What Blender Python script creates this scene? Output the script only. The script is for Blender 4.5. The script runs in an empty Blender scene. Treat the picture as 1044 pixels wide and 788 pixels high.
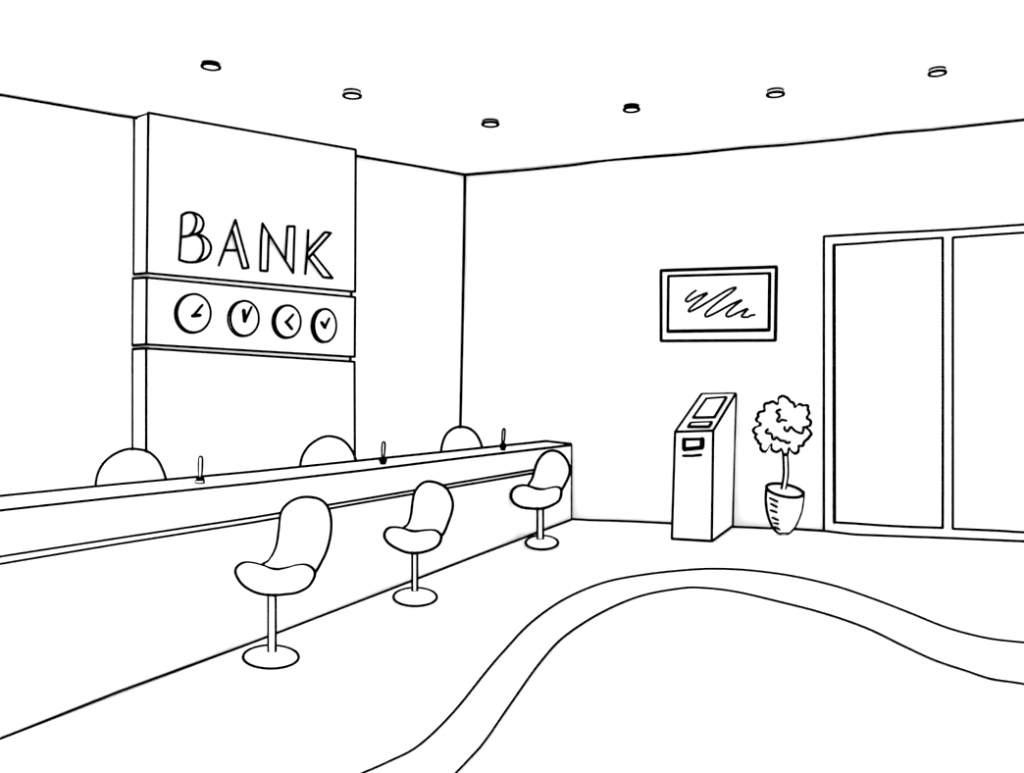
import bpy, math
from mathutils import Vector as V

C = bpy.context.scene
# ------------------------------------------------------------------ camera, sky, exposure
F, CX, HY, EYE = 1000.0, 522.0, 417.0, 1.45       # focal length in pixels, centre, horizon row, eye height
cam_data = bpy.data.cameras.new('camera')
cam = bpy.data.objects.new('camera', cam_data); C.collection.objects.link(cam)
cam.location = (0, 0, EYE); cam.rotation_euler = (math.pi / 2, 0, 0)
cam_data.sensor_width = 36; cam_data.lens = 36 * F / 1044
cam_data.shift_y = (HY - 394) / 1044; cam_data.clip_end = 200
C.camera = cam

world = bpy.data.worlds.new('overcast_white'); C.world = world
world.use_nodes = True
bg = world.node_tree.nodes['Background']
bg.inputs[0].default_value = (1, 1, 1, 1); bg.inputs[1].default_value = 1.0

C.view_settings.view_transform = 'Standard'; C.view_settings.look = 'None'
C.view_settings.gamma = 1; C.view_settings.use_curve_mapping = False
C.view_settings.exposure = 0.95
C.cycles.max_bounces = 32; C.cycles.diffuse_bounces = 32
C.cycles.transmission_bounces = 12; C.cycles.transparent_max_bounces = 16

# ------------------------------------------------------------------ materials
def material(name, col, rough=1.0, spec=0.0, emit=0.0, bump=0.0):
    m = bpy.data.materials.new(name); m.use_nodes = True
    nt = m.node_tree; b = nt.nodes['Principled BSDF']
    b.inputs['Base Color'].default_value = (*col, 1)
    b.inputs['Roughness'].default_value = rough
    b.inputs['Specular IOR Level'].default_value = spec
    if emit:
        b.inputs['Emission Color'].default_value = (1, 1, 1, 1)
        b.inputs['Emission Strength'].default_value = emit
    # a faint paper tooth in the colour of the white paint
    n = nt.nodes.new('ShaderNodeTexNoise'); n.inputs['Scale'].default_value = 35
    r = nt.nodes.new('ShaderNodeMapRange')
    r.inputs['To Min'].default_value = 0.995; r.inputs['To Max'].default_value = 1.0
    mx = nt.nodes.new('ShaderNodeVectorMath'); mx.operation = 'SCALE'
    mx.inputs[0].default_value = col
    nt.links.new(n.outputs['Fac'], r.inputs['Value'])
    nt.links.new(r.outputs['Result'], mx.inputs['Scale'])
    nt.links.new(mx.outputs[0], b.inputs['Base Color'])
    return m
WHITE = material('white_paint', (0.99, 0.99, 0.99))
INK = material('black_ink', (0.0, 0.0, 0.0))
LENS = material('lamp_lens', (0.97, 0.97, 0.97), emit=0.6)
GLASS = bpy.data.materials.new('clear_glass'); GLASS.use_nodes = True
g = GLASS.node_tree.nodes['Principled BSDF']
g.inputs['Base Color'].default_value = (1, 1, 1, 1); g.inputs['Transmission Weight'].default_value = 1
g.inputs['Roughness'].default_value = 0; g.inputs['IOR'].default_value = 1.05

# ------------------------------------------------------------------ rays and planes
def ray(px, py): return V(((px - CX) / F, 1.0, (HY - py) / F))
def at(px, py, y): return V((0, 0, EYE)) + ray(px, py) * y
def hit(px, py, pl):
    p, n = pl; d = ray(px, py); o = V((0, 0, EYE))
    return o + d * ((p - o).dot(n) / d.dot(n))
def plane3(a, b, c): return (a, (b - a).cross(c - a).normalized())
def vplane(a, b):                                   # vertical plane through two plan points
    d = V((b.x - a.x, b.y - a.y, 0)).normalized()
    return (V((a.x, a.y, 0)), V((d.y, -d.x, 0)))    # normal towards the right of a->b
FLOOR = (V((0, 0, 0)), V((0, 0, 1)))
def fl(px, py): return hit(px, py, FLOOR)
def off(pl, d): return (pl[0] + pl[1] * d, pl[1])   # plane moved along its normal
UP = V((0, 0, 1))

# ------------------------------------------------------------------ mesh collector
LW = 1.48                                           # half the stroke weight
class MB:
    def __init__(s): s.v = []; s.f = []; s.m = []
    def add(s, vs, fs, mat):
        k = len(s.v); s.v += [V(p) for p in vs]
        for f in fs: s.f.append([i + k for i in f]); s.m.append(mat)
        return s
    def prism(s, poly, vec, mat=0):                 # outline swept along a vector
        n = len(poly); vec = V(vec)
        vs = list(poly) + [p + vec for p in poly]
        fs = [list(range(n))[::-1], list(range(n, 2 * n))]
        fs += [[i, (i + 1) % n, n + (i + 1) % n, n + i] for i in range(n)]
        return s.add(vs, fs, mat)
    def hexa(s, b, t, mat=0):                       # four bottom and four top corners
        return s.prism_pair(b, t, mat)
    def prism_pair(s, b, t, mat=0):
        n = len(b)
        fs = [list(range(n))[::-1], list(range(n, 2 * n))]
        fs += [[i, (i + 1) % n, n + (i + 1) % n, n + i] for i in range(n)]
        return s.add(list(b) + list(t), fs, mat)
    def ink(s, pts, w=1.0, closed=False, mat=1, smooth=False, taper=False, sides=8, rad=None):
        pts = [V(p) for p in pts]
        if smooth: pts = catmull(pts, closed)
        elif not closed and len(pts) > 2:            # a sharp corner starts a new stroke
            for i in range(1, len(pts) - 1):
                if (pts[i] - pts[i - 1]).angle(pts[i + 1] - pts[i], 0) > .6:
                    s.ink(pts[:i + 1], w, mat=mat, sides=sides, rad=rad)
                    return s.ink(pts[i:], w, mat=mat, sides=sides, rad=rad)
        n = len(pts); rings = []
        prev = None
        for i, p in enumerate(pts):
            a = pts[(i - 1) % n] if (closed or i > 0) else p
            b = pts[(i + 1) % n] if (closed or i < n - 1) else p
            t = (b - a)
            t = t.normalized() if t.length > 1e-9 else V((0, 0, 1))
            if prev is None:
                h = UP if abs(t.z) < .9 else V((1, 0, 0))
                prev = (h - t * h.dot(t)).normalized()
            else:
                prev = (prev - t * prev.dot(t)).normalized()
            q = t.cross(prev)
            r = rad if rad else LW * w * max(p.y, 1.0) / F
            if taper and not closed:
                e = min(i, n - 1 - i) / max(1, (n - 1))
                r *= min(1, .55 + 4 * e)
            rings.append((p, prev, q, r, t))
        vs = []; fs = []
        if not closed:                               # rounded stroke ends
            p, u, q, r, t = rings[0]; rings.insert(0, (p - t * r * .8, u, q, r * .45, t))
            p, u, q, r, t = rings[-1]; rings.append((p + t * r * .8, u, q, r * .45, t))
        for p, u, q, r, t in rings:
            for k in range(sides):
                a = 2 * math.pi * k / sides
                vs.append(p + u * (r * math.cos(a)) + q * (r * math.sin(a)))
        m = len(rings)
        for i in range(m if closed else m - 1):
            j = (i + 1) % m
            for k in range(sides):
                l = (k + 1) % sides
                fs.append([i * sides + k, i * sides + l, j * sides + l, j * sides + k])
        if not closed:
            fs.append(list(range(sides))[::-1]); fs.append([(m - 1) * sides + k for k in range(sides)])
        return s.add(vs, fs, mat)
    def loft(s, rings, mat=0, cap=True):
        n = len(rings[0]); vs = [p for r in rings for p in r]; fs = []
        for i in range(len(rings) - 1):
            for k in range(n):
                l = (k + 1) % n
                fs.append([i * n + k, i * n + l, (i + 1) * n + l, (i + 1) * n + k])
        if cap:
            fs.append(list(range(n))[::-1]); fs.append([(len(rings) - 1) * n + k for k in range(n)])
        return s.add(vs, fs, mat)
    def rod(s, a, b, r, mat=0, n=20):
        a, b = V(a), V(b); t = (b - a).normalized()
        h = V((1, 0, 0)) if abs(t.x) < .9 else UP
        u = (h - t * h.dot(t)).normalized(); q = t.cross(u)
        R = lambda p: [p + u * r * math.cos(2 * math.pi * k / n) + q * r * math.sin(2 * math.pi * k / n) for k in range(n)]
        return s.loft([R(a), R(b)], mat)
    def pillow(s, cont, nrm, fwd, back, mat=0, power=1.0, steps=9):
        """Padded form: widest at the outline, swelling by fwd in front and back behind."""
        c = sum(cont, V()) / len(cont); rings = []
        rr = LW * 1.25 * c.y / F                     # room for the piping around the rim
        cont = [p - (p - c).normalized() * rr for p in cont]
        for k in range(-steps, steps + 1):
            a = k / steps * math.pi / 2 * .97
            sc = max(math.cos(a), 0) ** power
            d = math.sin(a) * (fwd if a > 0 else back)
            rings.append([c + (p - c) * sc + nrm * d for p in cont])
        return s.loft(rings, mat)
    def build(s, name, parent=None, label=None, mats=None):
        me = bpy.data.meshes.new(name)
        o = bpy.data.objects.new(name, me); C.collection.objects.link(o)
        base = V((0, 0, 0))
        if parent is not None:
            p = parent; base = V()
            while p is not None: base += V(p.location); p = p.parent
            o.parent = parent
        me.from_pydata([tuple(p - base) for p in s.v], [], s.f)
        for m in (mats or (WHITE, INK)): me.materials.append(m)
        for i, poly in enumerate(me.polygons): poly.material_index = s.m[i]
        import bmesh
        bm = bmesh.new(); bm.from_mesh(me)
        bmesh.ops.recalc_face_normals(bm, faces=bm.faces); bm.to_mesh(me); bm.free()
        if label: o['label'] = label
        return o

def catmull(p, closed, k=6):
    n = len(p); out = []
    for i in range(n if closed else n - 1):
        if closed: a, b, c, d = p[(i - 1) % n], p[i], p[(i + 1) % n], p[(i + 2) % n]
        else: a, b, c, d = p[max(i - 1, 0)], p[i], p[i + 1], p[min(i + 2, n - 1)]
        for j in range(k):
            t = j / k
            out.append(.5 * ((2 * b) + (c - a) * t + (2 * a - 5 * b + 4 * c - d) * t * t + (3 * b - a - 3 * c + d) * t ** 3))
    if not closed: out.append(p[-1])
    return out
def seg(a, b, n=12): return [a.lerp(b, i / n) for i in range(n + 1)]
def empty(name, loc):
    o = bpy.data.objects.new(name, None); C.collection.objects.link(o)
    o.location = loc; o.empty_display_size = .1; return o
def tag(o, label, cat, group=None):
    o['label'] = label; o['category'] = cat
    if group: o['group'] = group
    return o
def structure(o, label=None):
    o['kind'] = 'structure'
    if label: o['label'] = label
    return o
def zoomed(x0, y0, s): return lambda pts: [(x0 + u / s, y0 + v / s) for u, v in pts]

# ------------------------------------------------------------------ the room
A, B = fl(583, 529.5), fl(1034, 551.5)
BACK = vplane(A, B)                                       # back wall, normal towards the room
if BACK[1].y > 0: BACK = (BACK[0], -BACK[1])
CORNER = hit(474, 178, BACK); H = CORNER.z
LTOP = at(10, 98, (H - EYE) * F / (HY - 98))
LEFT = vplane(V((LTOP.x, LTOP.y, 0)), V((CORNER.x, CORNER.y, 0)))
if LEFT[1].y > 0: LEFT = (LEFT[0], -LEFT[1])
RTOP = hit(1034, 123, BACK)
CEIL = plane3(CORNER, LTOP, RTOP)
def ceil_z(x, y):
    p, n = CEIL; return p.z - ((x - p.x) * n.x + (y - p.y) * n.y) / n.z
wd_l = V((LTOP.x - CORNER.x, LTOP.y - CORNER.y, 0)).normalized()
wd_b = V((B.x - A.x, B.y - A.y, 0)).normalized()
cor = V((CORNER.x, CORNER.y, 0))
far_l = cor + wd_l * 9.0
far_r = cor + wd_b * 10.5

def on_left(px, py, d=0): return hit(px, py, off(LEFT, d))
def on_back(px, py, d=0): return hit(px, py, off(BACK, d))
def foot_line(pts):                                       # where the floor meets the back wall
    out = []
    for x, y in pts:
        a, b = hit(x, y, (V((0, 0, .013)), UP)), on_back(x, y, .012)
        out.append(a if a.y < b.y else b)
    return out
def flat(p, z): return V((p.x, p.y, z))
f = MB()
fp = [cor + (wd_l + wd_b) * -.0, far_l, V((far_l.x, 1.0, 0)), V((far_r.x, 1.0, 0)), far_r]
f.prism([flat(p, 0) for p in fp], (0, 0, -.12))
f.ink(foot_line(((584, 529.3), (600, 530.3), (640, 531.5), (670, 532.9), (690, 534))))
f.ink(foot_line(((746, 537.0), (784, 538.6), (812, 539.4), (840, 541.3), (872, 545.0), (905, 546.3), (971, 548.7), (1034, 551.5), (1110, 554.6))))
structure(f.build('floor'), 'plain white floor with black drawn edge line')

c = MB()
c.prism([flat(p, ceil_z(p.x, p.y)) for p in fp], (0, 0, .12))
structure(c.build('ceiling'), 'plain white ceiling')

w = MB()
w.prism([flat(cor, 0), flat(far_l, 0), flat(far_l, ceil_z(far_l.x, far_l.y)), flat(cor, H)], LEFT[1] * -.15)
w.ink([on_left(x, y, .06) for x, y in ((-60, 86), (10, 98.4), (60, 107), (118, 117.2), (136, 119.8), (200, 131), (300, 148), (363, 159), (420, 168.5), (474, 178.3))])
w.ink([on_left(x, y, .015) for x, y in ((474, 178.3), (473.2, 240), (471.8, 320), (470.2, 400), (469.3, 440), (469, 480))])
structure(w.build('wall_left'), 'white wall behind the counter')

# back wall with the opening of the glazed front
wa, wb = on_back(840, 300), on_back(1088, 300)            # opening left and right
zt = on_back(840, 241).z; zt2 = on_back(1088, 226.7).z
w = MB(); nb = BACK[1] * -.15
def cz(p): return ceil_z(p.x, p.y)
w.prism([flat(cor, 0), flat(wa, 0), flat(wa, cz(wa)), flat(cor, H)], nb)
w.prism([flat(wa, zt), flat(wb, zt2), flat(wb, cz(wb)), flat(wa, cz(wa))], nb)
w.prism([flat(wb, 0), flat(far_r, 0), flat(far_r, cz(far_r)), flat(wb, cz(wb))], nb)
w.ink([on_back(x, y, .06) for x, y in ((474, 178.3), (540, 172.8), (583, 168.3), (620, 163.2), (700, 157), (760, 150.6), (800, 147.8), (860, 141.8), (905, 136), (950, 132.3), (1034, 123.3), (1120, 115))])
structure(w.build('wall_back'), 'white wall with the screen and the glazed front')

# ------------------------------------------------------------------ glazed front
win = empty('window_1', flat(wa, 0)); structure(win, 'tall glazed front with narrow white frame')
m = MB()
def wq(pts, d): return [on_back(x, y, d) for x, y in pts]
DW = .03
def wframe(q, mb): mb.prism(wq(q, DW), BACK[1] * -.10)
def zfloor(px): p = on_back(px, 540, DW); return V((p.x, p.y, 0))
def zf(px):
    p = zfloor(px); return HY + (EYE - .004) * F / p.y
wframe([(840, zf(840)), (851, zf(851)), (851, 241.5), (840, 241)], m)
wframe([(961, zf(961)), (971.5, zf(971.5)), (971.5, 234), (961, 234.6)], m)
wframe([(1077, zf(1077)), (1088, zf(1088)), (1088, 226.7), (1077, 227.3)], m)
wframe([(851, 241.4), (961, 234.4), (961, 242.5), (851, 249.6)], m)
wframe([(971.5, 233.6), (1077, 227.3), (1077, 235), (971.5, 242)], m)
wframe([(851, zf(851)), (961, zf(961)), (961, 538), (851, 532.5)], m)
wframe([(971.5, zf(971.5)), (1077, zf(1077)), (1077, 544.5), (971.5, 538.7)], m)
def wink(pts, wt=1): m.ink(wq(pts, DW), wt)
wink([(840, 541.5), (840, 241), (900, 237.5), (935, 236), (980, 233.5), (1034, 229.6), (1060, 228), (1088, 226.7)], .95)
wink([(1088, 226.7), (1088, 550)], .95)
wink([(850.8, 532.4), (850.6, 400), (850.4, 249.8)], 1.35)
wink([(850.4, 249.8), (874, 248.4), (920, 245), (961, 242.5)])
wink([(961, 242.5), (961.2, 400), (961, 538)], 1.05)
wink([(961, 538), (925, 536.9), (900, 535.6), (868, 533.3), (850.8, 532.4)])
wink([(1034, 542), (1020, 541), (971.5, 538.9), (971.5, 242.2), (1000, 240.1), (1034, 237.8), (1077, 235), (1077, 544.5), (1034, 542)])
m.build('window_frame', win)
for q in ([(851, 532.5), (961, 538), (961, 242.5), (851, 249.6)], [(971.5, 538.7), (1077, 544.5), (1077, 235), (971.5, 242)]):
    MB().prism([on_back(x, y, -.02) for x, y in q], BACK[1] * -.008).build('pane', win, mats=(GLASS,))

# ------------------------------------------------------------------ sign column standing out of the left wall
fl_ = at(151, 115, (H - EYE) * F / (HY - 115)); fr_ = at(362, 152.5, (H - EYE) * F / (HY - 152.5))
COL = vplane(flat(fl_, 0), flat(fr_, 0))
if COL[1].y > 0: COL = (COL[0], -COL[1])
def on_col(px, py, d=0): return hit(px, py, off(COL, d))
def col_corner(px, py): return on_col(px, py)
BLn = on_left(136, 300); BL = V((BLn.x, BLn.y, 0))
SIDE = vplane(V((BL.x, BL.y, 0)), flat(fl_, 0))
col = empty('sign_column', flat(fl_, 0))
tag(col, 'tall white panelled column on the wall behind the counter, carrying letters and clocks', 'sign column')
wn = LEFT[1]
def back_of(p): return p - wn * ((p - LEFT[0]).dot(wn))         # foot on the left wall
def slab(name, tl, tr, bl, br, stl, sbl, extra=0):
    """px of the four front corners, then of the two back-left corners."""
    TL, TR, BLf, BR = [on_col(*q) for q in (tl, tr, bl, br)]
    sTL, sBL = hit(*stl, LEFT), hit(*sbl, LEFT)
    rT, rB = back_of(TR), back_of(BR)
    mb = MB(); e = wn * .012                                      # stays clear of the wall plane
    mb.prism_pair([BLf, BR, rB + e, sBL + e], [TL, TR, rT + e, sTL + e])
    mb.ink([TL, TR] if name != 'upper_panel' else [on_col(*tl, .06), on_col(*tr, .06)], .9); mb.ink([BLf, BR], .9)
    mb.ink([TL, BLf], 1); mb.ink([TR, BR], 1)
    mb.ink([sTL + e, TL]); mb.ink([sBL + e, BLf]); mb.ink([sTL + e, sBL + e])
    return mb.build(name, col)
zb = fl(151, HY + EYE * F / fl_.y).y
slab('upper_panel', (151.2, 115), (362.6, 152.6), (149.6, 278.3), (362, 297.4), (136.9, 120.4), (136.2, 279.6))
slab('middle_panel', (149.6, 283), (362, 303), (149, 351), (361.6, 363.8), (135.5, 284), (135, 352))
yl = HY + (EYE - .02) * F / on_col(149, 400).y; yr = HY + (EYE - .02) * F / on_col(361, 400).y
slab('lower_panel', (149, 355.2), (361.4, 368.8), (149, yl), (362, yr), (135.2, 356), (135.2, HY + (EYE - .02) * F / on_left(135.2, 400).y))
mb = MB()                                                        # recessed core showing in the two joints
gl, gr = on_col(152.5, 281, -.016), on_col(358.2, 300, -.016)
e = wn * .012
mb.prism([flat(gl, .05), flat(gr, .05), flat(back_of(gr) + e, .05), flat(back_of(gl) + e, .05)], (0, 0, 4.2))
mb.ink([on_col(358.4, 297, -.008), on_col(358.2, 303, -.008)]); mb.ink([on_col(357.4, 363, -.008), on_col(357.2, 369, -.008)])
mb.build('core', col)

# lettering
Z1 = zoomed(120, 100, 4.015); Z2 = zoomed(120, 270, 4.015)
def oncol(pts, d, Z=Z1): return [on_col(x, y, d) for x, y in Z(pts)]
sign = empty('bank_lettering', on_col(*Z1([(560, 700)])[0], .01))
tag(sign, 'raised outlined capital letters reading BANK on the column above the clocks', 'sign')
LD = .03
def letter(lbl, plates, strokes):
    mb = MB()
    for p in plates:
        mb.prism(oncol(p, LD), COL[1] * (-LD + .004))
    for st in strokes:
        sm = len(st) > 2 and st[0] != 'L'
        pts = st if st[0] != 'L' else st[1:]
        mb.ink(oncol(pts, LD), 1.0, smooth=sm)
    # short studs hold the thin strokes off the panel
    for st in strokes[:1]:
        pts = st if st[0] != 'L' else st[1:]
        for q in (pts[0], pts[-1]):
            a = oncol([q], LD)[0]; b = oncol([q], .006)[0]; mb.rod(a, b, .009, 1, 8)
    mb.build('letter', sign, label=lbl)
topo = [(262, 480), (280, 470), (300, 468), (325, 475), (345, 492), (351, 515), (343, 540), (325, 554), (313, 557)]
topi = [(308, 470), (320, 488), (322, 508), (317, 530), (308, 548), (296, 560)]
boto = [(313, 557), (345, 563), (368, 580), (381, 605), (378, 632), (360, 656), (325, 670), (285, 671), (252, 662)]
boti = [(326, 559), (344, 578), (351, 605), (348, 635), (337, 655), (324, 669)]
letter('letter B', [topi[:] + [(313, 557), (325, 554), (343, 540), (351, 515), (345, 492), (325, 475)],
                    boti[:] + [(360, 656), (378, 632), (381, 605), (368, 580), (345, 563)]],
       [[(262, 480), (259, 560), (252, 662)], topo, topi, [(259, 568), (280, 566), (300, 561), (313, 557)], boto, boti])
letter('letter A', [[(482, 498), (536, 695), (512, 697), (470, 543)]],
       [[(482, 498), (414, 685)], ['L', (482, 498), (536, 694), (512, 697), (470, 543)], [(438, 623), (491, 623)]])
letter('letter N', [[(593, 513), (587, 580), (584, 706), (613, 708), (618, 556)], [(695, 525), (724, 525), (718, 716), (687, 665)]],
       [['L', (618, 556), (613, 708), (584, 706), (587, 580), (593, 513), (718, 716), (724, 525), (695, 525), (687, 664)]])
letter('letter K', [[(778, 627), (848, 549), (873, 552), (787, 650)], [(783, 655), (803, 641), (880, 737), (841, 733)]],
       [[(780, 540), (776, 625), (768, 720)], ['L', (777, 628), (848, 549), (873, 552), (783, 652)], ['L', (783, 655), (841, 733), (880, 737), (803, 641)]])

# clocks
def clock(cx, cy, rx, ry, hands, dark, lbl, depth=.068, tilt=0):
    N = 40
    pts = [(cx + rx * math.cos(2 * math.pi * k / N), cy + ry * math.sin(2 * math.pi * k / N)) for k in range(N)]
    front = oncol(pts, depth, Z2)
    rim_back = [p - COL[1] * (depth - .004) for p in front]
    ctr = sum(front, V()) / N
    o = empty('wall_clock', ctr - COL[1] * depth)
    tag(o, lbl, 'clock', 'wall clocks in a row on the column')
    mb = MB(); mb.loft([rim_back, front], 1 if dark else 0)
    mb.ink(front, 1.0, closed=True); mb.ink(rim_back, 1.0, closed=True)
    mb.build('case', o)
    fc = MB(); cf = [ctr + (p - ctr) * .985 + COL[1] * .003 for p in front]
    fc.prism(cf, COL[1] * .002); fc.build('dial', o)
    for nm, (a, b, wt) in zip(('minute_hand', 'hour_hand'), hands):
        h = MB(); p, q = oncol([a, b], depth + .012, Z2); h.ink([p, q], wt)
        if nm == 'hour_hand': h.rod(p - COL[1] * .012, p + COL[1] * .008, .022, 1, 12)
        h.build(nm, o)
clock(311.5, 198, 68.5, 78, (((308, 210), (347, 164), 1.0), ((308, 209), (338, 206), 1.3)), False,
      'round white wall clock showing about three, leftmost and largest of the four')
clock(519, 219, 58, 71, (((520, 232), (548, 173), 1.0), ((520, 230), (516, 186), 1.5)), False,
      'round white wall clock with both hands pointing upward, second from the left')
clock(696, 232, 52.5, 65.5, (((690, 235), (719, 203), 1.0), ((690, 234), (713, 262), 1.3)), True,
      'round wall clock with thick black rim, third from the left, one hand pointing down right')
clock(849, 248, 45, 67, (((848, 256), (866, 219), 1.0), ((848, 256), (835, 236), 1.4)), True,
      'small narrow wall clock with black rim, rightmost of the four', .07)

# ------------------------------------------------------------------ service counter
cnt = empty('service_counter', flat(fl(300, 638), 0))
tag(cnt, 'long white service counter running from the back wall towards the viewer', 'counter')
c0, c1 = fl(15, 747.3), fl(583, 529.5)
CF = vplane(flat(c0, 0), flat(c1, 0))
if CF[1].x < 0: CF = (CF[0], -CF[1])
def on_cf(px, py, d=0): return hit(px, py, off(CF, d))
dirc = (c1 - c0).normalized()
def ext(p, q, t): return p + (p - q).normalized() * t            # lengthen past p
fr_top = [on_cf(x, y) for x, y in ((10, 519.2), (120, 507), (260, 492.4), (370, 479.6), (480, 465.8), (583, 453.6))]
led_a = [on_cf(x, y) for x, y in ((10, 565.8), (120, 548.6), (260, 527.2), (370, 508.8), (480, 489.8), (583, 472.3))]
led_b = [on_cf(x, y) for x, y in ((10, 573.2), (120, 554.6), (260, 532.2), (370, 512.4), (480, 493.4), (583, 475.5))]
base_l = [on_cf(x, y) for x, y in ((10, 749.3), (120, 705.5), (260, 654), (370, 611.5), (480, 568.8), (583, 529.6))]
fr_top.insert(0, fr_top[0] - dirc * 1.6); led_a.insert(0, led_a[0] - dirc * 1.6 + UP * .01)
led_b.insert(0, led_b[0] - dirc * 1.6 + UP * .01); base_l.insert(0, base_l[0] - dirc * 1.6)
for p in base_l: p.z = .002
for q_ in (fr_top, led_a, led_b, base_l): q_[-1] = q_[-1] - dirc * .04
# back edge of the top, drawn in from the photograph's ray on a slightly tapering width
bk = []
wtab = ((10, 505.8, .58), (120, 494.8, .56), (260, 481.9, .52), (370, 470.4, .47), (480, 459.0, .42), (557, 450.9, .37))
for x, y, wd in wtab:
    a, b = on_cf(x, y, -wd), on_back(x, y, .04)
    bk.append(a if a.y < b.y else b)
bk.insert(0, bk[0] - dirc * 1.6)
bk[-1] = bk[-1] - dirc * .0
def strip(mb, lo, hi, th, mat=0):                                 # a slab between two lines of the front face
    n = CF[1]
    for i in range(len(lo) - 1):
        mb.add([lo[i], lo[i + 1], hi[i + 1], hi[i]], [[0, 1, 2, 3]], mat)
    bl = [p - n * th for p in lo]; bh = [p - n * th for p in hi]
    for i in range(len(lo) - 1):
        mb.add([bl[i], bl[i + 1], bh[i + 1], bh[i]], [[0, 1, 2, 3]], mat)
        mb.add([hi[i], hi[i + 1], bh[i + 1], bh[i]], [[0, 1, 2, 3]], mat)
        mb.add([lo[i], lo[i + 1], bl[i + 1], bl[i]], [[0, 1, 2, 3]], mat)
    for j in (0, -1):
        mb.add([lo[j], hi[j], bh[j], bl[j]], [[0, 1, 2, 3]], mat)
mb = MB(); strip(mb, base_l, led_b, .33); 
foot = [base_l[0] + UP * .008]
for x, y in ((10, 749.3), (120, 705.5), (260, 654), (370, 611.5), (480, 568.8), (582, 529.9)):
    q_ = hit(x, y, (V((0, 0, .6 * LW * fl(x, y).y / F)), UP))
    if (q_ - CF[0]).dot(CF[1]) < .012: q_ = on_cf(x, y, .012)
    foot.append(q_)
mb.ink(foot); mb.ink(led_b[:-1] + [led_b[-2].lerp(led_b[-1], .84)], .9)
mb.ink([base_l[-1], led_b[-1]]); mb.build('front_panel', cnt)
mb = MB(); strip(mb, led_b, led_a, .30); mb.build('joint_strip', cnt)
mb = MB(); strip(mb, led_a, [p - UP * .012 for p in fr_top], .33); mb.ink(led_a[:-1] + [led_a[-2].lerp(led_a[-1], .84)], .9); mb.ink([led_b[-1], fr_top[-1]]); mb.build('upper_fascia', cnt)
mb = MB()
for i in range(len(bk) - 1):
    a, b_, c_, d_ = fr_top[i], fr_top[i + 1], bk[i + 1], bk[i]
    dz = UP * .035
    mb.prism_pair([a - UP * .012, b_ - UP * .012, c_ - dz, d_ - dz], [a, b_, c_, d_])
up_ = lambda p: p + (UP + CF[1] * .0) * (LW * p.y / F * .85)
mb.ink(fr_top); mb.ink([up_(p) for p in bk]); mb.ink([up_(bk[-1]), up_(bk[-1].lerp(fr_top[-1], .5)) + BACK[1] * .02, up_(fr_top[-1])], .9)
mb.build('worktop', cnt)

def top_at(px, py):                                               # a point on the counter top
    for i in range(len(bk) - 1):
        pl = plane3(fr_top[i], fr_top[i + 1], bk[i])
        p = hit(px, py, pl)
        s = (p - fr_top[i]).dot(dirc)
        if 0 <= s <= (fr_top[i + 1] - fr_top[i]).dot(dirc): return p
    return p

# pens in small stands on the counter
def pen(cx, foot, top, x0, x1, bx0, bx1, lean, lbl, white_band=False):
    p = top_at((bx0 + bx1) / 2, foot + .8)
    o = empty('desk_pen', p); tag(o, lbl, 'pen', 'pens standing on the counter')
    y = p.y; k = y / F
    rb = (bx1 - bx0) / 2 * k
    st = MB(); N = 24; hc = 7.6 * k
    p = p + UP * .003
    ring = lambda z, q: [p + V((q * math.cos(2 * math.pi * j / N), q * math.sin(2 * math.pi * j / N), z)) for j in range(N)]
    if white_band:
        st.loft([ring(0, rb * .8), ring(hc * .22, rb)], 1); st.loft([ring(hc * .22, rb * .92), ring(hc * .42, rb * .92)], 0)
        st.loft([ring(hc * .42, rb), ring(hc, rb * .68)], 1)
        for sgn in (-1, 1): st.rod(p + V((sgn * rb * .8, -rb * .3, hc * .1)), p + V((sgn * rb * .8, -rb * .3, hc * .5)), rb * .26, 1, 10)
    else: st.loft([ring(0, rb * .55), ring(hc * .5, rb * .9), ring(hc, rb * .8)], 1)
    st.build('pen_stand', o)
    b = MB()
    a = p + UP * hc; t = at(cx + lean, top + 1.2, y)
    r = (x1 - x0) / 2 * k - LW * k * .9
    b.rod(a, t - UP * .004, r * .75, 0, 16)
    for sgn in (-1, 1):
        b.ink([a + V((sgn * r * .5, 0, 0)), a.lerp(t, .3) + V((sgn * r, 0, 0)), a.lerp(t, .85) + V((sgn * r * 1.0, 0, 0)), t + V((sgn * r * .5, 0, 0)), t], .86, smooth=True)
    b.build('pen_barrel', o)
pen(204.3, 493.0, 464.5, 201.6, 207.8, 199.2, 209.2, .4, 'small upright pen on a round stand, on the counter between the first two staff chairs', True)
pen(391, 473.0, 449.6, 388.8, 394, 385.6, 395.4, .2, 'upright pen in a dark round stand, on the counter above the second stool')
pen(512.8, 459.0, 436.2, 511.4, 516.3, 508.8, 516.8, 1.0, 'upright pen on the far end of the counter, nearest the back wall')

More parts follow.
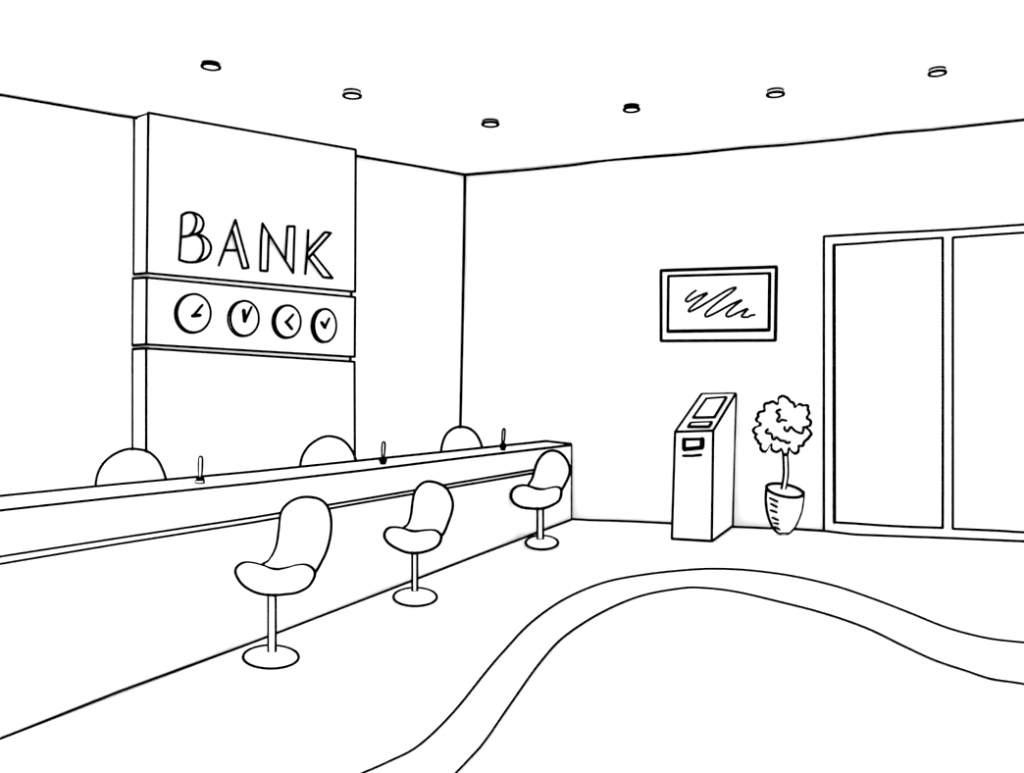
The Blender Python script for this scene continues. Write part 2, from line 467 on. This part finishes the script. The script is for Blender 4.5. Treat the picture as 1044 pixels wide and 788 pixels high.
# ------------------------------------------------------------------ customer stools
def to_cam(p): return (V((0, 0, EYE)) - p).normalized()
def stool(Z, seat, back, pole, base, lbl, turn=0, fwd=0):
    (bx0, bx1, by0, by1) = base
    (bpx0, bpy0), (bpx1, bpy1) = Z([(bx0, by0), (bx1, by1)])
    ctr = fl((bpx0 + bpx1) / 2, (bpy0 + bpy1) / 2)
    pl_, pr_, pt, pb = pole
    (plx, pty), (prx, pby) = Z([(pl_, pt), (pr_, pb)])
    foot = fl((plx + prx) / 2, pby + fwd)
    o = empty('swivel_stool', flat(foot, 0)); tag(o, lbl, 'chair', 'swivel stools in front of the counter')
    # oval foot plate: outline of the drawing laid on the floor
    N = 48
    rim = []
    for k in range(N):
        a = 2 * math.pi * k / N
        q = hit((bpx0 + bpx1) / 2 + (bpx1 - bpx0) / 2 * math.cos(a), (bpy0 + bpy1) / 2 + (bpy1 - bpy0) / 2 * math.sin(a), (V((0, 0, .016)), UP))
        rim.append(q)
    mb = MB(); cc = sum(rim, V()) / N
    mb.loft([[V((p.x, p.y, .002)) for p in rim], rim, [cc + (p - cc) * .93 + UP * .006 for p in rim]])
    mb.ink([p + UP * .007 for p in rim], 1.0, closed=True); mb.build('base', o)
    # seat
    sc = [at(x, y, foot.y) for x, y in Z(seat)]
    c = sum(sc, V()) / len(sc); n = to_cam(c); c = c - V((0, .17, 0)) if turn else c
    if turn: c = hit(*[CX + c.x / c.y * F, HY - (c.z - EYE) / c.y * F], (c, n)); n = (n + V((1, 0, 0)) * turn).normalized()
    if turn: c = at(*[sum(k) / len(seat) for k in zip(*Z(seat))], c.y)
    sp = [hit(x, y, (c, n)) for x, y in Z(seat)]
    cont = catmull(sp, True)
    # column
    r = (prx - plx) / 2 * foot.y / F
    top = V((foot.x, foot.y, c.z - .05))
    ri = LW * foot.y / F
    mb = MB(); mb.rod(V((foot.x, foot.y, .012)), top, r - ri * .6, 0, 24)
    for sgn in (-1, 1):
        x = V((sgn * r, 0, 0))
        mb.ink([V((foot.x, foot.y, .02)) + x, top + x], .95)
    # collar at the foot
    mb.ink([V((foot.x + r * math.cos(a), foot.y + r * math.sin(a), .016)) for a in [math.pi * (1 + k / 12) for k in range(13)]], .9)
    mb.build('column', o)
    mb = MB(); mb.pillow(cont, n, .15, .16); mb.ink(cont, 1.08, closed=True); mb.build('seat', o)
    # backrest: yawed to the left and leaning back
    yaw, lean = math.radians(33), math.radians(12)
    fw = V((-math.sin(yaw), -math.cos(yaw), 0))
    bn = (fw * math.cos(lean) + UP * math.sin(lean)).normalized()
    q = c - fw * (.24 if turn else .17)
    cont = catmull([hit(x, y, (q, bn)) for x, y in Z(back)], True)
    mb = MB(); mb.pillow(cont, bn, .005, .035, power=.45); mb.ink(cont, 1.08, closed=True); mb.build('backrest', o)
S1 = zoomed(220, 490, 3.75); S2 = zoomed(380, 480, 5.25); S3 = zoomed(500, 430, 5.627)
stool(S1, [(75, 350), (82, 328), (105, 314), (135, 314), (178, 324), (205, 334), (240, 338), (280, 332), (310, 324), (345, 322), (370, 335), (380, 355), (372, 380), (350, 408), (310, 428), (270, 434), (215, 438), (160, 430), (115, 408), (88, 380)],
      [(178, 324), (205, 303), (230, 255), (241, 190), (250, 122), (275, 88), (310, 68), (350, 62), (395, 70), (425, 95), (440, 140), (440, 200), (425, 265), (400, 318), (378, 355), (350, 385), (260, 390), (200, 370)],
      (201, 229, 438, 668), (104, 317, 634, 723), 'largest rounded swivel stool at the counter, nearest to the viewer')
stool(S2, [(62, 348), (70, 320), (90, 305), (125, 303), (165, 310), (200, 320), (240, 323), (290, 319), (335, 320), (358, 335), (368, 355), (355, 392), (320, 418), (270, 435), (220, 441), (170, 433), (115, 408), (78, 380)],
      [(165, 310), (190, 285), (205, 235), (213, 170), (225, 115), (250, 78), (285, 58), (330, 60), (380, 80), (410, 115), (428, 165), (425, 215), (405, 275), (385, 325), (368, 350), (340, 385), (250, 390), (190, 360)],
      (212, 238, 441, 658), (111, 343, 631, 729), 'middle rounded swivel stool of the three in front of the counter')
stool(S3, [(118, 425), (125, 395), (150, 372), (190, 365), (225, 372), (265, 383), (310, 388), (350, 380), (385, 376), (405, 388), (405, 425), (390, 455), (350, 480), (300, 497), (240, 498), (180, 490), (140, 470), (122, 445)],
      [(218, 368), (240, 325), (255, 270), (275, 220), (310, 180), (355, 165), (400, 178), (435, 215), (455, 265), (450, 310), (430, 355), (410, 390), (385, 430), (300, 430), (240, 410)],
      (270, 302, 500, 678), (202, 388, 658, 736), 'smallest rounded swivel stool, at the far end of the counter by the back wall', .13, 1.2)

# ------------------------------------------------------------------ staff chairs behind the counter
def staff_chair(pts, Y, low, lbl):
    n = None
    P = [at(x, y, Y) for x, y in pts]
    wl = P[0]; wr = P[-1]
    c = sum(P, V()) / len(P); n = V((0, -1, 0))
    o = empty('office_chair', V(((wl.x + wr.x) / 2, Y - .2, 0))); tag(o, lbl, 'chair', 'staff chairs behind the counter')
    wid = (wr.x - wl.x) / 2; mid = (wl.x + wr.x) / 2
    P = P + [V((wr.x + .005, Y, .85)), V((mid + wid * .8, Y, .60)), V((mid, Y, .56)), V((mid - wid * .8, Y, .60)), V((wl.x - .005, Y, .85))]
    cont = catmull(P, True)
    mb = MB(); mb.pillow(cont, n, .03, .045, power=.6); mb.ink(cont, 1.0, closed=True); mb.build('backrest', o)
    cy = Y - .24; N = 32
    ring = lambda z, r: [V((mid + r * math.cos(2 * math.pi * k / N), cy + r * .95 * math.sin(2 * math.pi * k / N), z)) for k in range(N)]
    mb = MB(); mb.loft([ring(.43, .15), ring(.45, .22), ring(.49, .24), ring(.52, .22), ring(.53, .12)]); mb.ink(ring(.49, .24), 1, closed=True); mb.build('seat', o)
    mb = MB(); mb.rod(V((mid, cy, .02)), V((mid, cy, .45)), .025); mb.rod(V((mid, cy, .43)), V((mid, Y + .0, .60)), .02)
    mb.build('column', o)
    mb = MB(); mb.loft([ring(.002, .2), ring(.012, .2), ring(.025, .1)]); mb.ink(ring(.02, .2), 1, closed=True); mb.build('base', o)
O1 = zoomed(80, 420, 3.48); O3 = zoomed(370, 420, 4.539)
staff_chair(O1([(60, 265), (68, 220), (90, 180), (130, 148), (180, 131), (240, 138), (275, 163), (295, 195), (311, 242)]), 6.9, 0,
            'leftmost of the three round-backed chairs behind the counter, below the sign column')
staff_chair(O1([(786, 195), (795, 155), (820, 118), (860, 92), (895, 86), (935, 98), (965, 128), (985, 172)]), 9.0, 0,
            'middle round-backed chair behind the counter, at the right edge of the sign column')
staff_chair(O3([(361, 188), (368, 145), (385, 105), (415, 78), (450, 68), (490, 75), (520, 98), (540, 130), (552, 168)]), 11.4, 0,
            'smallest round-backed chair behind the counter, in front of the room corner')

# ------------------------------------------------------------------ self-service terminal
K = zoomed(670, 390, 4.633)
kf = [fl(*q) for q in ((685, 550.8), (725.7, 553.2))]
kbr = flat(on_back(746.4, 500, .035), 0)
KF = vplane(kf[0], kf[1]); KF = KF if KF[1].y < 0 else (KF[0], -KF[1])
KS = vplane(kf[1], kbr)
tfl, tfr = hit(688.3, 440.2, KF), hit(727.2, 439, KF)
tbr = on_back(750, 401.3, .035)
tbl = on_back(715.2, 401.9, .035)
kbl = flat(tbl, 0)
kio = empty('service_terminal', flat((kf[0] + kbr) / 2, 0))
tag(kio, 'tall narrow white self-service terminal with sloping screen top, against the back wall', 'terminal')
mb = MB(); lift = UP * .003
mb.prism_pair([kf[0] + lift, kf[1] + lift, kbr + lift, kbl + lift], [tfl, tfr, tbr, tbl])
for q in ([kf[0], kf[1], kbr], [kf[0], tfl], [kf[1], tfr], [on_back(746.8, 537.2, .06), on_back(748.4, 460, .06), on_back(750.2, 401.6, .06)], [tfl, tfr], [tfr, tbr], [tbr, tbl], [tbl, tfl], [kbl, tbl]):
    mb.ink([V((p.x, p.y, max(p.z, .018))) for p in q], 1.0)
mb.build('body', kio)
TOP = plane3(tfl, tfr, tbr); TOP = TOP if TOP[1].z > 0 else (TOP[0], -TOP[1])
def on_top(pts, d): return [hit(x, y, off(TOP, d)) for x, y in K(pts)]
def panel(name, pts, pl, d, wt, wts=None, label=None):
    P = [hit(x, y, off(pl, d)) for x, y in K(pts)]
    mb = MB(); mb.prism(P, pl[1] * (-d + .002))
    for i in range(4): mb.ink([P[i], P[(i + 1) % 4]], (wts or [wt] * 4)[i])
    return mb.build(name, kio, label)
panel('screen', [(232, 78), (326, 71), (270, 163), (170, 165)], TOP, .02, 1.1, [1.3, 1, 1, 1])
panel('card_slot', [(158, 191), (258, 187), (244, 208), (147, 208)], TOP, .02, 1.1)
panel('receipt_printer', [(127, 268), (213, 267), (211, 307), (127, 315)], KF, .025, 1.2, [1.1, 1.8, 1.5, 1.6])
mb = MB(); P = [hit(x, y, off(KF, .01)) for x, y in K([(122, 346), (165, 346), (208, 342)])]; mb.ink(P); mb.build('slot', kio, 'thin black slot')

# ------------------------------------------------------------------ wall screen
T = zoomed(660, 260, 6.96)
tv = empty('wall_television', on_back(733, 311, 0)); tag(tv, 'framed white wall screen with a scribble, hanging above the terminal', 'television')
TD = .07
def tvp(pts, d): return [on_back(x, y, d) for x, y in T(pts)]
outer = [(97, 110), (916, 84), (908, 605), (98, 609)]; inner = [(150, 150), (868, 130), (864, 531), (146, 541)]
mb = MB(); P = tvp(outer, TD); mb.prism(P, BACK[1] * (-TD + .01))
Q = tvp(inner, TD)
for S, ws in ((P, (1.25, 1.3, 1.15, 1.2)), (Q, (1.1, 1.3, 1.4, 1.15))):
    for i in range(4): mb.ink([S[i], S[(i + 1) % 4]], ws[i])
mb.build('frame', tv)
mb = MB(); mb.prism([p + BACK[1] * .002 for p in Q], BACK[1] * .003)
mb.ink(tvp([(345, 252), (315, 272), (280, 305), (272, 325), (295, 328), (360, 293), (428, 268), (390, 303), (320, 360), (293, 392), (305, 400), (370, 368), (470, 308), (570, 248), (628, 230),
            (600, 262), (500, 335), (425, 400), (410, 430), (430, 435), (500, 402), (590, 352), (672, 318), (630, 352), (570, 405), (560, 432), (590, 434), (650, 405), (714, 380), (690, 408), (668, 436), (710, 440), (735, 428), (762, 424)], TD + .008), .85, smooth=True)
mb.build('screen', tv)

# ------------------------------------------------------------------ potted tree
PY = 11.3
tree_x = at(K([(600, 500)])[0][0], 500, PY).x
tree = empty('potted_tree', V((tree_x, PY, 0)))
tag(tree, 'small round-headed tree in a tapering white pot, between the terminal and the glazed front', 'plant')
def kp(u, v, y=PY): (x, yy), = K([(u, v)]); return at(x, yy, y)
prof = [(516, 521, 687), (516, 560, 684), (521, 610, 677), (531, 650, 664), (548, 690, 645), (568, 714, 624), (585, 722, 610)]
mb = MB(); N = 40; rings = []
rc = (kp(519, 500) + kp(686, 518)) / 2; rr = (kp(686, 518) - kp(519, 500)).length / 2
tilt = .062
rim = []
for k in range(N):
    a = 2 * math.pi * k / N
    rim.append(rc + V((rr * math.cos(a), rr * math.sin(a), tilt * math.sin(a) - .018 * math.cos(a))))
rings.append(rim)
for i, (l, v, r_) in enumerate(prof[1:]):
    a_, b_ = kp(l, v), kp(r_, v); cc = (a_ + b_) / 2; r = (b_ - a_).x / 2
    rings.append([cc + V((r * math.cos(2 * math.pi * k / N), r * math.sin(2 * math.pi * k / N), 0)) for k in range(N)])
zmin = rings[-1][0].z
for rg in rings[1:]:
    for p in rg: p.z = p.z - zmin * (1 - (p.z - zmin) / (rc.z - zmin)) + .018
rings_in = [rc + (p - rc) * .9 - UP * .03 for p in rim]
mb.loft([rings_in, rim] + rings[1:])
mb.ink(rim, 1.15, closed=True)
left = [rim[N // 2]] + [rg[N // 2] for rg in rings[1:]]; right = [rim[0]] + [rg[0] for rg in rings[1:]]
botf = [rings[-1][N * 3 // 4] + UP * .0]
pr = LW * PY / F * .6
left = [p + V((-pr, -.01, 0)) for p in left]; right = [p + V((pr, -.01, 0)) for p in right]
rb_ = (rings[-1][0].x - rings[-1][N // 2].x) / 2; cb = sum(rings[-1], V()) / N
botf = [cb + V((rb_ * math.cos(a), rb_ * math.sin(a) - .025, .012)) for a in [math.pi * (1 + j / 6) for j in range(1, 6)]]
mb.ink(left + botf + right[::-1], 1.05, smooth=True)
for (u0, v0, u1, v1) in ((532, 546, 568, 562), (537, 573, 566, 588), (536, 603, 564, 613), (544, 638, 571, 650), (550, 661, 572, 667), (555, 683, 580, 694)):
    P = []
    for t in (0, .5, 1):
        p = kp(u0 + (u1 - u0) * t, v0 + (v1 - v0) * t)
        # carry the mark forward onto the curved wall
        best = min(range(1, len(rings)), key=lambda i: abs(rings[i][0].z - p.z))
        cc = sum(rings[best], V()) / N; r = (rings[best][0].x - rings[best][N // 2].x) / 2
        dx = max(-r * .98, min(r * .98, p.x - cc.x))
        y = PY - math.sqrt(r * r - dx * dx) * 1.02 - .006
        (x_, y_), = K([(u0 + (u1 - u0) * t, v0 + (v1 - v0) * t)]); P.append(at(x_, y_, y))
    mb.ink(P, .9)
mb.build('pot', tree)
mb = MB(); mb.loft([[p - UP * .004 for p in rings_in], rings_in, [rc + (p - rc) * .4 - UP * .02 for p in rings_in]]); mb.build('soil', tree)
mb = MB()
cl = [(602, 320), (606, 380), (606, 440), (596, 500)]; wl_ = 8.5
L_ = [kp(u - wl_, v) for u, v in cl]; R_ = [kp(u + wl_ + 2, v) for u, v in cl]
cs = [(a + b) / 2 for a, b in zip(L_, R_)]; cs2 = catmull(cs, False)
mb.ink(cs2, mat=0, rad=(R_[0] - L_[0]).length / 2 * .72, sides=14)
mb.ink(L_, 1, smooth=True); mb.ink(R_, 1, smooth=True); mb.build('trunk', tree)
FZ = zoomed(760, 398, 11.76)
fo = [(455, 68), (425, 72), (402, 92), (403, 135), (378, 160), (350, 148), (322, 132), (285, 150), (248, 155), (228, 172), (228, 205), (235, 228), (215, 248), (165, 262), (150, 285), (155, 310), (132, 340), (135, 362), (172, 380), (178, 408), (160, 432), (112, 450), (93, 480), (110, 512), (138, 525), (118, 555), (125, 580), (150, 605), (158, 632), (185, 648), (182, 695), (205, 728), (238, 730), (262, 690), (290, 650), (318, 662), (318, 712), (370, 738), (405, 722), (432, 705), (450, 730), (470, 768), (500, 765), (515, 705), (540, 700), (568, 738), (600, 756), (632, 732), (640, 668), (688, 662), (705, 618), (745, 582), (775, 545), (790, 520), (765, 480), (735, 450), (750, 425), (775, 418), (782, 365), (742, 338), (745, 300), (765, 270), (748, 225), (750, 190), (732, 178), (695, 182), (650, 165), (618, 195), (592, 195), (575, 148), (540, 135), (505, 92)]
cP = [at(x, y, PY) for x, y in FZ(fo)]; cc = sum(cP, V()) / len(cP); n = to_cam(cc)
(cu, cv) = (594, 205)
FP = (cc, n)
cont = catmull([hit(*FZ([q])[0], FP) for q in fo], True, 4)
mb = MB(); fb = .28
mb.pillow(cont, n, fb, fb, power=1.0, steps=12)
mb.ink(cont, 1.1, closed=True)
def onfol(u, v):
    p = hit(*FZ([(u, v)])[0], FP)
    d = p - cc; ang = math.atan2(d.z, d.x)
    # distance to the outline in this direction
    R = min((abs(math.atan2((q - cc).z, (q - cc).x) - ang), (q - cc).length) for q in cont)[1]
    rho = min(.97, d.length / R)
    return p + to_cam(p) * (fb * math.sqrt(1 - rho * rho) + .012)
for st in ([(420, 228), (385, 238), (372, 262), (400, 285), (410, 310), (390, 335), (380, 362), (405, 375), (440, 352), (492, 362)],
           [(470, 438), (472, 470), (505, 490), (530, 455), (550, 440), (600, 488), (675, 515), (692, 490), (705, 440), (745, 430)],
           [(268, 465), (245, 490), (255, 514), (310, 522), (322, 575), (345, 588), (375, 565), (420, 603), (460, 605), (500, 632), (535, 620)]):
    mb.ink([onfol(u, v) for u, v in st], .95, smooth=True)
mb.build('foliage', tree)

# ------------------------------------------------------------------ ceiling lights
lights = [(215, 67.3, 20.0, .034, 'surface mounted round ceiling light, leftmost and furthest forward over the counter'),
          (359, 95.6, 19.6, .040, 'round ceiling light above the sign column, second from the left'),
          (500, 126, 18.4, .030, 'round ceiling light nearest the room corner, third from the left'),
          (643.8, 110.5, 17.6, .044, 'round ceiling light with a dark upper rim, above and left of the wall screen'),
          (790.6, 94.6, 18.6, .036, 'round ceiling light above the potted tree, second from the right'),
          (955.6, 73, 18.2, .034, 'rightmost round ceiling light, above the glazed front')]
for i, (x, y, wpx, hh, lbl) in enumerate(lights):
    hh *= .85 if i in (0, 3) else 1.1
    p = hit(x, y - 3.2, CEIL); p = V((p.x, p.y, ceil_z(p.x, p.y)))
    o = empty('ceiling_light', p); tag(o, lbl, 'ceiling light', 'round lights on the ceiling')
    r = (wpx / 2 - 1.1) * p.y / F; N = 36
    ring = lambda dz, q: [p + V((q * math.cos(2 * math.pi * k / N), q * math.sin(2 * math.pi * k / N), -dz)) for k in range(N)]
    mb = MB(); mb.loft([ring(.002, r * .86), ring(hh, r)], 1 if i in (0, 3) else 0)
    ri = LW * p.y / F
    mb.ink(ring(.010, r * .88), .85, closed=True); mb.ink(ring(hh + ri * .6, r), 1.1, closed=True); mb.build('housing', o)
    mb = MB(); mb.loft([ring(hh - .002, r * .97), ring(hh + .004, r * .9)]); mb.build('lens', o, mats=(LENS,))

# ------------------------------------------------------------------ curved stripe across the floor
G = zoomed(380, 560, 1.5723)
up = [(-170, 430), (-90, 392), (-30, 366), (25, 342), (75, 315), (130, 262), (180, 200), (210, 165), (255, 118), (310, 80), (370, 55), (430, 43), (490, 36), (540, 33), (600, 35), (670, 44), (740, 60), (800, 80), (860, 103), (920, 127), (980, 143), (1028, 149.5), (1075, 153), (1150, 155), (1500, 163)]
lo = [(60, 440), (100, 396), (127, 366), (150, 342), (180, 308), (220, 250), (270, 180), (310, 138), (370, 100), (430, 75), (490, 63.5), (525, 62), (580, 68), (650, 84), (720, 102), (790, 126), (850, 155), (900, 178), (950, 195), (990, 208), (1028, 214), (1080, 222), (1150, 231), (1500, 262)]
SP = (V((0, 0, .006)), UP)
U = catmull([hit(x, y, SP) for x, y in G(up)], False); L = catmull([hit(x, y, SP) for x, y in G(lo)], False)
def resample(P, n):
    d = [0]
    for a, b in zip(P, P[1:]): d.append(d[-1] + (b - a).length)
    out = []; j = 0
    for i in range(n):
        t = d[-1] * i / (n - 1)
        while j < len(P) - 2 and d[j + 1] < t: j += 1
        out.append(P[j].lerp(P[j + 1], (t - d[j]) / max(1e-9, d[j + 1] - d[j])))
    return out
n = 120; U2, L2 = resample(U, n), resample(L, n)
mb = MB(); h = UP * .0; b0 = UP * -.0055
for i in range(n - 1):
    mb.add([U2[i] + h, U2[i + 1] + h, L2[i + 1] + h, L2[i] + h], [[0, 1, 2, 3]], 0)
    mb.add([U2[i] + b0, U2[i + 1] + b0, U2[i + 1] + h, U2[i] + h], [[0, 1, 2, 3]], 0)
    mb.add([L2[i] + b0, L2[i + 1] + b0, L2[i + 1] + h, L2[i] + h], [[0, 1, 2, 3]], 0)
mb.ink([p + UP * (LW * p.y / F * .8) for p in U], .88); mb.ink([p + UP * .003 for p in L], .88)
o = mb.build('floor_stripe'); tag(o, 'wide curving white stripe edged in black, sweeping across the open floor', 'floor stripe')
